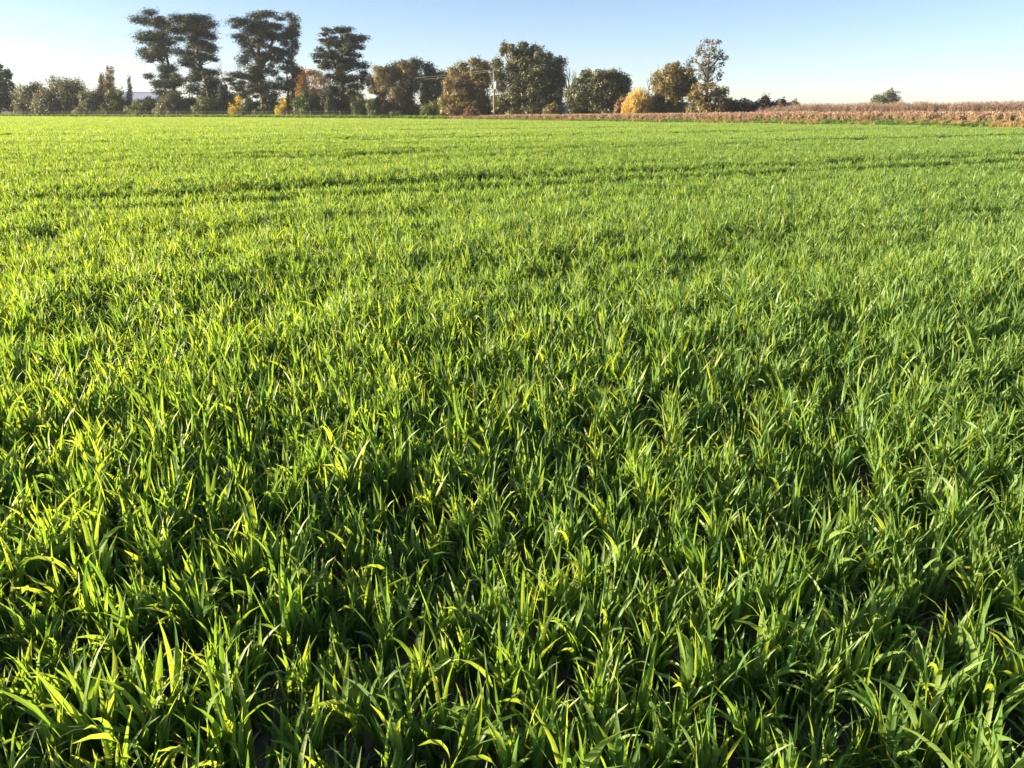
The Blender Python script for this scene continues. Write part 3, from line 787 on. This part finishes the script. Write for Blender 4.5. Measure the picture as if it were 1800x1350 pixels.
# --- shrubs, small trees and hedge plants on the left
def zb(x): return 380 + x / 6
bush('olive_bush', 'large grey-green bush with sunlit golden left side near the left edge', 'bush', 38, 92, 147, 205, D(60, 8), 'greyshrub', 31, 16)
bush('olive_bush', 'large dense grey-green bush left of the blue shed roof', 'bush', 78, 148, 140, 205, D(110, 7), 'greyshrub', 32, 20)
bush('olive_bush', 'dark low bush in front of the left end of the shed', 'bush', 135, 190, 158, 205, D(160, 6), 'greyshrub', 33, 14)
bush('garden_conifer', 'pale golden pointed conifer, the taller spire by the shed', 'conifer', 178, 206, 120, 196, D(192, 16), 'golden', 34, 11, .15, .6, shape='spire')
bush('garden_conifer', 'pale golden pointed conifer, the shorter spire left of its taller neighbour', 'conifer', 168, 190, 133, 196, D(179, 18), 'golden', 35, 9, .15, .6, shape='spire')
bush('garden_conifer', 'thin wispy conifer just left of the open stretch of blue roof', 'conifer', 221, 234, 137, 196, D(228, 18), 'golden', 36, 8, .13, .35, shape='spire')
bush('hedge_bush', 'dark rounded bush below the golden conifers', 'bush', 180, 236, 161, 205, D(208, 8), 'shrub', 37, 14)
bush('hedge_bush', 'low dark bush below the open stretch of blue roof', 'bush', 226, 290, 175, 206, D(258, 7), 'shrub', 38, 14)
bush('hedge_bush', 'grey-green bush with pale top below the leftmost tall pine', 'bush', 282, 346, 164, 206, D(314, 7), 'greyshrub', 39, 16)
bush('hedge_bush', 'dark bush at the foot of the second tall pine', 'bush', 335, 392, 172, 206, D(362, 7), 'shrub', 40, 12)
bush('conifer_bush', 'dark cone-shaped bush between the second and the broadest pine', 'bush', 377, 408, 150, 205, D(392, 12), 'pine', 41, 8, shape='spire')
bush('rusty_bush', 'reddish-brown bush behind the bright yellow bush', 'bush', 394, 425, 160, 200, D(408, 20), 'rust', 42, 9)
bush('yellow_bush', 'bright yellow autumn bush in front of the broadest pine', 'bush', 402, 434, 170, 208, D(416, 5), 'yellow', 143, 9, .13, .3)
bush('hedge_bush', 'olive bush touching the right side of the bright yellow bush', 'bush', 420, 446, 172, 206, D(434, 5.5), 'shrub', 44, 9)
bush('hedge_bush', 'dark bush below the broadest pine', 'bush', 444, 492, 186, 206, D(468, 7), 'shrub', 45, 10)
bush('yellow_bush', 'small narrow yellow bush at the foot of the slender reddish-trunked pine', 'bush', 486, 507, 174, 208, D(496, 6), 'yellow', 146, 7, .12, .3)
tree('autumn_tree', 'orange autumn tree between the tall pines', 'tree', [(900,225,50,48),(890,290,62,50),(930,330,55,50),(860,350,52,50),(905,400,66,50),(845,430,46,45),(915,460,62,50),(865,510,52,50)], [[(890,640),(890,450),(905,250)]], D(528, 42), 'orange', 'bark', 47, ZB, .18, .8, trunk_r=.16)
tree('autumn_tree', 'thin brownish autumn tree close to the rightmost tall pine', 'tree', [(970,230,40,30),(1070,250,45,40),(1020,240,40,30),(1110,320,40,40),(1050,330,50,40),(1130,400,40,40),(1060,420,50,40),(1000,420,35,40),(1100,480,50,40),(1160,300,30,50)], [[(1050,640),(1040,450),(1010,260)], [(1045,500),(1090,380),(1130,270)]], D(558, 46), 'orange', 'bark', 48, ZB, .16, .45, trunk_r=.16)
bush('round_shrub', 'round bright green shrub between the two right-hand tall pines', 'shrub', 518, 563, 161, 205, D(540, 7), 'shrub', 49, 18, .17, .9)
bush('yellow_bush', 'thin yellow-tinged shrub left of the rightmost tall pine', 'bush', 557, 576, 172, 204, D(566, 10), 'orange', 50, 6, .14, .4)
bush('hedge_bush', 'upright dark bush against the left side of the rightmost tall pine', 'bush', 572, 592, 152, 205, D(582, 6), 'pine', 51, 9)
bush('hedge_bush', 'dark green bush right of the rightmost tall pine', 'bush', 620, 650, 168, 206, D(636, 7), 'shrub', 52, 12)
bush('hedge_bush', 'low dark bush at the corner where the hedge ends', 'bush', 643, 670, 177, 207, D(657, 6), 'shrub', 53, 10)
bush('low_bush', 'small tan bush under the leaning eucalyptus', 'bush', 666, 690, 182, 206, D(678, 8), 'golden', 54, 7, .14, .5)
bush('low_bush', 'low spreading green bush at the field corner', 'bush', 668, 712, 197, 209, D(690, 3), 'shrub', 55, 9, .14, .9)
bush('hedge_bush', 'deep green bush below the gap between the olive eucalypts', 'bush', 735, 785, 180, 207, D(760, 10), 'shrub', 56, 12)
bush('pink_bush', 'small pinkish dry bush in the dry grass left of the power pole', 'bush', 813, 841, 188, 207, D(827, 3.5), 'rust', 57, 9, .12, .6)
bush('scrub_bush', 'tan scrubby bush under the right side of the largest eucalyptus', 'bush', 953, 988, 182, 207, D(970, 8), 'gum', 58, 9, .14, .7)
bush('scrub_bush', 'dull reddish bush left of the golden bush', 'bush', 1078, 1106, 170, 207, D(1092, 10), 'rust', 59, 9, .14, .5)
for x_, w_, y_, lb in ((715, 26, 176, 'dark undergrowth bush behind the trunk of the leaning olive eucalyptus'), (800, 24, 172, 'dark undergrowth bush behind the tawny eucalyptus'),
                       (880, 28, 172, 'dark undergrowth bush right behind the foot of the power pole'), (930, 28, 170, 'dark undergrowth bush below the middle of the largest eucalyptus'),
                       (1030, 26, 174, 'dark undergrowth bush below the left of the wide dark tree'), (1075, 24, 172, 'dark undergrowth bush below the right of the wide dark tree'), (1180, 22, 178, 'dark undergrowth bush below the compact domed tree')):
    bush('undergrowth_bush', lb, 'bush', x_ - w_, x_ + w_, y_, 207, D(x_, 17), 'gumdark', 600 + x_, 13, .18, .8)
for i, x_ in enumerate((300, 338, 372, 452, 482, 512, 545, 580, 612, 640, 668, 700)):
    bush('back_hedge_bush', 'dark hedge bush in the back row behind the pine trunks', 'bush', x_ - 24, x_ + 24, 166 + (i * 7 % 11), 204, D(x_, 24), 'shrub', 700 + i, 12, .2, .8, group='back row of the hedge')
bare_tree('bare_tree', 'pale leafless tree between the second and the broadest pine', 393, 98, D(393, 36), 61, .55, .16)
bare_tree('bare_tree', 'pale leafless tree in the gap right of the largest eucalyptus', 1000, 114, D(1000, 20), 62, .32, .14, lean=.05)
bare_tree('bare_tree', 'thin leafless sapling rising behind the golden bush', 1144, 112, D(1144, 16), 63, .16, .09, gen=4)
bare_tree('bare_tree', 'leafless brown tree behind the orange autumn tree', 565, 118, D(565, 36), 64, .4, .16, mat='bark')
bare_tree('bare_tree', 'spindly leafless tree hugging the left flank of the broadest pine', 424, 62, D(424, 22), 65, .22, .14)

# golden willow-like bush: upright twigs
def twiggy_bush(name, label, cat, px0, px1, py0, Y, mat, seed, n=900, group=None):
    rr = np.random.default_rng(seed)
    mp = m_per_px(Y)
    w = (px1 - px0) / 2 * mp
    top = at_depth((px0 + px1) / 2, py0, Y); H = top[2]
    root = empty(name, (top[0], Y, 0))
    th = rr.uniform(0, 6.283, n); rad = np.sqrt(rr.random(n))
    base = np.stack([np.cos(th) * rad * w * .28, np.sin(th) * rad * w * .28, np.zeros(n)], -1)
    hh = H * np.sqrt(np.clip(1 - (rad * .92) ** 2, .05, 1)) * rr.uniform(.55, 1.05, n)
    tip = np.stack([np.cos(th) * rad * w, np.sin(th) * rad * w, hh], -1)
    mid = (base + tip) / 2 + np.array([0, 0, 1]) * hh[:, None] * .12
    mid[:, :2] = base[:, :2] + (tip - base)[:, :2] * .6
    a = rr.uniform(0, 3.14, n); sd = np.stack([np.cos(a), np.sin(a), np.zeros(n)], -1)
    wd = rr.uniform(.02, .05, n)[:, None]
    V = np.stack([base - sd * wd * .5, base + sd * wd * .5, mid + sd * wd, tip + sd * wd * .2, tip - sd * wd * .2, mid - sd * wd], 1).reshape(-1, 3)
    q = np.arange(n)[:, None] * 6
    F = np.vstack([q + np.array([0, 1, 2, 5]), q + np.array([5, 2, 3, 4])])
    T = np.repeat(rr.random(n), 6)
    obj('twigs', mesh_np('twigs', V, F, M[mat], {'tone': T}), root)
    cl = [(tip[i] * np.array([.85, .85, .8]), np.array([.45, .45, .4]), .5) for i in range(0, n, 22)]
    V2, F2, T2 = leaf_cloud(cl, .11, .5, rr, .2)
    V2[:, 2] = np.maximum(V2[:, 2], .05)
    obj('crown', mesh_np('crown', V2, F2, M[mat], {'tone': T2}), root)
    tag(root, label, cat, group)
twiggy_bush('golden_bush', 'golden twiggy bush left of the compact domed tree', 'bush', 1092, 1158, 151, D(1120, 7), 'willow', 71, 1900)

# --- far dark belt of small conifers right of the slender tree
hx = [1282 + 9.5 * i for i in range(13)]
for i, x in enumerate(hx):
    bush('belt_tree', 'small dark tree in the distant belt right of the slender tall tree', 'tree', x - 12 - (i % 3), x + 12 + (i % 2) * 2, 176 + (i * 5 % 7) - 3, 206, D(x, 12 + (i % 3) * 1.5), 'belt', 80 + i, 12, .14, .8,
         group='small trees of the distant belt')

# ------------------------------------------------------------------ verge: dry grass, weeds and reeds
def tuft_mesh(name, mat, seed, n, h, spread, wd, droop=.6, plume=0.0, ps=.045):
    r = np.random.default_rng(seed)
    V, F, T, c = [], [], [], 0
    for i in range(n):
        a = r.uniform(0, 6.283); L = h * r.uniform(.55, 1.1); ln = abs(r.normal(0, spread)); cu = r.uniform(.1, droop)
        b0 = np.array([r.normal(0, .07), r.normal(0, .07), 0])
        s = np.linspace(0, 1, 4); ph = ln + cu * s ** 2
        d = np.stack([np.sin(ph) * math.cos(a), np.sin(ph) * math.sin(a), np.cos(ph)], -1)
        p = np.vstack([b0, b0 + np.cumsum(d[:-1] * L / 3, 0)])
        fa = r.uniform(0, 3.14); sd = np.array([math.cos(fa), math.sin(fa), 0])
        w = wd * np.array([.8, 1, .8, .15]) * r.uniform(.7, 1.3)
        v = np.stack([p - sd * w[:, None], p + sd * w[:, None]], 1).reshape(-1, 3)
        V.append(v); F += [[c + 2 * k_, c + 2 * k_ + 1, c + 2 * k_ + 3, c + 2 * k_ + 2] for k_ in range(3)]
        tn = r.random(); T += [tn] * 8; c += 8
        if plume and r.random() < plume:
            for _ in range(7):
                q = p[2] + (p[3] - p[2]) * r.uniform(.0, 1.2); t = r.normal(0, ps, 3) + np.array([0, 0, ps]); e = r.normal(0, ps * .45, 3)
                V.append(np.array([q - t, q + e, q + t, q - e])); F.append([c, c + 1, c + 2, c + 3]); T += [min(1, tn + .2)] * 4; c += 4
    V = np.vstack(V); V[:, 2] = np.maximum(V[:, 2], 0)
    return mesh_np(name, V, np.array(F), M[mat], {'tone': T})

def bank_h(u, off):
    """the verge rises to a low bank behind the crop on the right"""
    k_ = np.interp(u, [820, 1150, 1400, 2000], [0.0, .25, .50, .58])
    return k_ * np.interp(off, [0, .5, 3.2, 9.5, 13, 16], [0, .05, 1, 1, .3, 0])
uu = np.linspace(760, 2050, 130); oo = np.array([0, .5, 1.2, 2.2, 3.2, 4.5, 7, 9.5, 11, 13, 16.0])
bv = []
for u_ in uu:
    e_ = edge_depth(u_)
    for o_ in oo:
        q = at_depth(u_, HORIZON, e_ + o_); bv.append([q[0], q[1], float(bank_h(u_, o_)) + .006])
kk_ = len(oo)
bf = [[i * kk_ + j, (i + 1) * kk_ + j, (i + 1) * kk_ + j + 1, i * kk_ + j + 1] for i in range(len(uu) - 1) for j in range(kk_ - 1)]
tag(obj('grass_bank', mesh_np('grass_bank', bv, bf, M['paddock'], smooth=True)), 'low grassy bank beyond the right-hand field edge', kind='structure')

def strip_scatter(name, label, cat, px0, px1, n, o0, o1, meshes, smin, smax, keep=None, prof=None):
    u = rng.uniform(px0, px1, n)
    off = rng.uniform(o0, o1, n)
    Yv = np.array([edge_depth(v_) for v_ in u]) + off
    Xv = np.array([at_depth(a_, HORIZON, b_)[0] for a_, b_ in zip(u, Yv)])
    s = rng.uniform(smin, smax, n)
    z = bank_h(u, off)
    if keep is not None:
        kf = rng.random(n) < keep(u, Xv, Yv); u, Xv, Yv, s, z = u[kf], Xv[kf], Yv[kf], s[kf], z[kf]
    if prof is not None: s = s * prof(u)
    m_ = len(u)
    scatter_object(name, np.stack([Xv, Yv, z], -1), np.stack([np.zeros(m_), np.zeros(m_), rng.uniform(0, 6.283, m_)], -1),
                   np.stack([s, s, s], -1), rng.integers(0, len(meshes), m_), proto_collection(name, meshes), label, cat)

dry_m = [tuft_mesh('dry', 'dry', 900 + i, 44, .60, .26, .009, .8, .5, .03) for i in range(4)]
tan_m = [tuft_mesh('tan', 'tan', 910 + i, 46, .50, .42, .012, 1.4) for i in range(4)]
weed_m = [tuft_mesh('weed', 'weed', 920 + i, 46, .36, .45, .018, 1.2) for i in range(4)]
reed_m = [tuft_mesh('reed', 'reed', 930 + i, 60, 1.22, .16, .006, .3, .35, .02) for i in range(8)]
shade_m = [tuft_mesh('rank', 'weed', 940 + i, 46, .55, .35, .022, 1.0) for i in range(3)]
strip_scatter('dry_grass', 'strip of pinkish dry grass along the right-hand field edge', 'grass', 690, 1950, 9500, 2.2, 5.5, dry_m, .7, 1.25,
              keep=lambda u, x, y: np.interp(u, [690, 1350, 1550, 1950], [1, 1, .45, .4]),
              prof=lambda u: np.interp(u, [690, 760, 900, 1300, 1900], [.4, .65, 1.0, 1.0, 1.0]))
strip_scatter('tan_grass', 'tan grass clumps at the very edge of the crop on the right', 'grass', 950, 1950, 1500, .1, 1.7, tan_m, .6, 1.1,
              keep=lambda u, x, y: np.interp(u, [950, 1300, 1500, 1900], [.2, .4, .6, 1.0]) * (vnoise(x * .6, y * .6, 31) > .5))
strip_scatter('green_weeds', 'green weeds between the crop and the dry grass on the right', 'weeds', 780, 1950, 5200, .2, 3.4, weed_m, .6, 1.2,
              keep=lambda u, x, y: np.where(vnoise(x * .4 + 9, y * .4, 32) > .35, 1.0, .4))
strip_scatter('dry_reeds', 'tall thicket of brown dry reeds behind the dry grass on the right', 'reeds', 1330, 1960, 7500, 4.4, 10.0, reed_m, .6, 1.2,
              keep=lambda u, x, y: np.interp(u, [1330, 1370, 1420, 1480], [.05, .25, .7, 1.0]),
              prof=lambda u: np.interp(u, [1330, 1420, 1900], [.8, .95, 1.0]) * (.94 + .1 * vnoise(u * .05, u * 0, 41)))
strip_scatter('rank_grass', 'dark rank grass under the hedge along the left field edge', 'grass', -260, 780, 3600, .2, 5.0, shade_m, .7, 1.3)

# ------------------------------------------------------------------ fence along the left edge
fr = empty('wire_fence', (*EDGE_W[1], 0))
org = np.array([*EDGE_W[1], 0.0])
fpts = []
a2, b2 = EDGE_W[0], EDGE_W[2]
pts2 = []
for sA, sB in ((EDGE_W[0] * .35 + EDGE_W[1] * .65, EDGE_W[1]), (EDGE_W[1], EDGE_W[2])):
    Ls = np.linalg.norm(sB - sA); nn = int(Ls / 5.2)
    for t in np.arange(nn) / nn: pts2.append(sA + (sB - sA) * t)
pts2.append(EDGE_W[2])
pm = MB()
pm.tube([[0, 0, -.1], [0, 0, .6], [0, 0, 1.28]], [.055, .055, .05], 8)
pme = pm.mesh('post', M['post'], True)
for p in pts2:
    q = np.array([p[0], p[1] + 0.9, 0]) - org
    o = obj('post', pme, fr, q); o.rotation_euler = (random.gauss(0, .03), random.gauss(0, .03), random.random() * 6)
for h in (.35, .62, .88, 1.12):
    w = MB()
    w.tube([np.array([p[0], p[1] + .84, h + random.gauss(0, .01)]) - org for p in pts2], .006, 4)
    obj('wire', w.mesh('wire', M['wire']), fr)
tag(fr, 'thin post-and-wire fence along the left field edge below the hedge', 'fence')

# ------------------------------------------------------------------ power poles and lines
def power_pole(label, px, py_top, Y, transformer, lean=0.0, mat='pole', r=.135):
    top = at_depth(px, py_top, Y); H = top[2]
    root = empty('power_pole', (top[0], Y, 0))
    m = MB(); m.tube([[0, 0, -.2], [lean * .5, 0, H * .5], [lean, 0, H]], [r, r * .88, r * .7], 10)
    obj('pole', m.mesh('pole', M[mat], True), root)
    ends = []
    m = MB(); m.box((lean, -.17, H - .35), (1.5, .09, .10)); arm = obj('crossarm', m.mesh('crossarm', M[mat]), root)
    for x in (-.64, -.25, .64):
        i_ = MB(); i_.tube([[lean + x, -.17, H - .30], [lean + x, -.17, H - .2], [lean + x, -.17, H - .08]], [.05, .07, .03], 8)
        obj('insulator', i_.mesh('insulator', M['metal'], True), arm)
        ends.append(np.array([top[0] + lean + x, Y - .17, H - .08]))
    if transformer:
        t = MB(); z = at_depth(px, 150, Y)[2]
        t.tube([[.36, -.1, z - .48], [.36, -.1, z - .44], [.36, -.1, z + .40], [.36, -.1, z + .46]], [.27, .33, .33, .24], 12)
        tr_ = obj('transformer', t.mesh('transformer', M['metal'], True), root)
        for x in (.24, .36, .48):
            i_ = MB(); i_.tube([[x, -.1, z + .42], [x, -.1, z + .55], [x, -.1, z + .66]], [.05, .055, .025], 8)
            obj('bushing', i_.mesh('bushing', M['metal'], True), tr_)
        b_ = MB(); b_.box((.12, -.1, z), (.35, .12, .10)); obj('bracket', b_.mesh('bracket', M['metal']), root)
        l_ = MB(); zz = at_depth(px, 181, Y)[2]; l_.box((.22, -.17, zz), (1.2, .07, .09)); obj('lower_crossarm', l_.mesh('lower_crossarm', M['pole']), root)
    tag(root, label, 'power pole')
    return ends
e1 = power_pole('grey wooden power pole carrying a transformer in front of the largest eucalyptus', 868, 122, D(868, 6.5), True, .06)
e2 = power_pole('dark thin pole among the trees right of the largest eucalyptus', 987, 119, D(989, 25), False, 0, 'bark', .13)
e0 = power_pole('distant power pole mostly hidden behind the rightmost tall pine', 628, 140, D(628, 30), False, 0)
for k_, (A_, B_, lab) in enumerate([(e1[0], e0[0], 'upper power line running left from the transformer pole'), (e1[2], e0[2], 'lower power line running left from the transformer pole'),
                                  (e1[0], e2[0], 'front power line running right from the transformer pole'), (e1[2], e2[2], 'rear power line running right from the transformer pole')]):
    t = np.linspace(0, 1, 14)[:, None]
    p = A_ + (B_ - A_) * t; p[:, 2] -= (.35 + .2 * (k_ % 2)) * 4 * t[:, 0] * (1 - t[:, 0])
    w = MB(); w.tube(p - A_, .007, 4)
    o = obj('power_line', w.mesh('power_line', M['wire']), loc=A_)
    tag(o, lab, 'power line', 'power lines on the poles')

# ------------------------------------------------------------------ farm sheds behind the trees
def shed(label, px0, px1, py_ridge, py_eave, Y, depth, roofmat='roof', eave_h=None):
    a = at_depth(px0, py_ridge, Y + depth / 2); b = at_depth(px1, py_ridge, Y + depth / 2)
    zr = a[2]; ze = at_depth((px0 + px1) / 2, py_eave, Y)[2]
    if eave_h: ze = eave_h
    w = b[0] - a[0]; cx = (a[0] + b[0]) / 2
    root = empty('farm_shed', (cx, Y + depth / 2, 0))
    hw, hd = w / 2, depth / 2
    m = MB()
    t_ = .12
    m.box((0, -hd + t_ / 2, ze / 2 - .02), (w - .3, t_, ze - .1)); m.box((0, hd - t_ / 2, ze / 2 - .02), (w - .3, t_, ze - .1))
    for s in (-1, 1):
        x = s * (hw - .15)
        P_ = [[x - t_ / 2, -hd + t_, 0], [x + t_ / 2, -hd + t_, 0], [x + t_ / 2, -hd + t_, ze - .08], [x - t_ / 2, -hd + t_, ze - .08],
              [x - t_ / 2, hd - t_, 0], [x + t_ / 2, hd - t_, 0], [x + t_ / 2, hd - t_, ze - .08], [x - t_ / 2, hd - t_, ze - .08],
              [x - t_ / 2, 0, zr - .1], [x + t_ / 2, 0, zr - .1], [x - t_ / 2, 0, 0], [x + t_ / 2, 0, 0]]
        m.add(P_, [[0, 3, 8, 10], [10, 8, 7, 4], [1, 11, 9, 2], [11, 5, 6, 9], [0, 1, 2, 3], [5, 4, 7, 6], [3, 2, 9, 8], [8, 9, 6, 7]])
    obj('wall', m.mesh('wall', M['wall']), root)
    for s in (-1, 1):                       # corrugated roof slopes
        nx = int(w / .35)
        xs = np.linspace(-hw, hw, nx * 2 + 1); zz = np.where(np.arange(nx * 2 + 1) % 2, .035, 0)
        V_ = [[x, 0, zr + z_] for x, z_ in zip(xs, zz)] + [[x, s * (hd + .25), ze + z_ - .25 * (zr - ze) / hd] for x, z_ in zip(xs, zz)]
        k_ = len(xs)
        F_ = [[i, i + 1, k_ + i + 1, k_ + i] for i in range(k_ - 1)]
        obj('roof_slope', mesh_np('roof_slope', V_, F_, M[roofmat]), root)
    rc = MB(); rc.box((0, 0, zr + .06), (w + .06, .35, .06)); obj('ridge_cap', rc.mesh('ridge_cap', M[roofmat]), root)
    dr = MB(); dr.box((-w * .2, -hd - .03, 1.2), (min(3.0, w * .3), .06, 2.4)); obj('door', dr.mesh('door', M['door']), root)
    tag(root, label, 'shed')
shed('long low shed with blue-grey roof behind the hedge on the left', 158, 286, 162.5, 178, 172, 10)
shed('small pale shed glimpsed between the largest eucalyptus and the wide dark tree', 975, 1014, 181, 185, D(1000, 40), 6)
shed('small blue-white shed glimpsed between the domed tree and the slender tree', 1192, 1216, 182, 188, D(1205, 34), 5)

# ------------------------------------------------------------------ air
hz = MB(); hz.box((0, 580, 14.5), (1840, 1300, 31.0))
hm = bpy.data.materials.new('haze'); hm.use_nodes = True
hn = hm.node_tree; hn.nodes.remove(hn.nodes['Principled BSDF'])
pv = hn.nodes.new('ShaderNodeVolumePrincipled')
pv.inputs['Color'].default_value = (0.74, 0.84, 1.0, 1); pv.inputs['Density'].default_value = 0.0002; pv.inputs['Anisotropy'].default_value = 0.0
hn.links.new(pv.outputs[0], hn.nodes['Material Output'].inputs['Volume'])
hz_o = obj('haze', hz.mesh('haze', hm))
tag(hz_o, 'thin bluish evening haze over the field and trees', 'haze', kind='stuff')
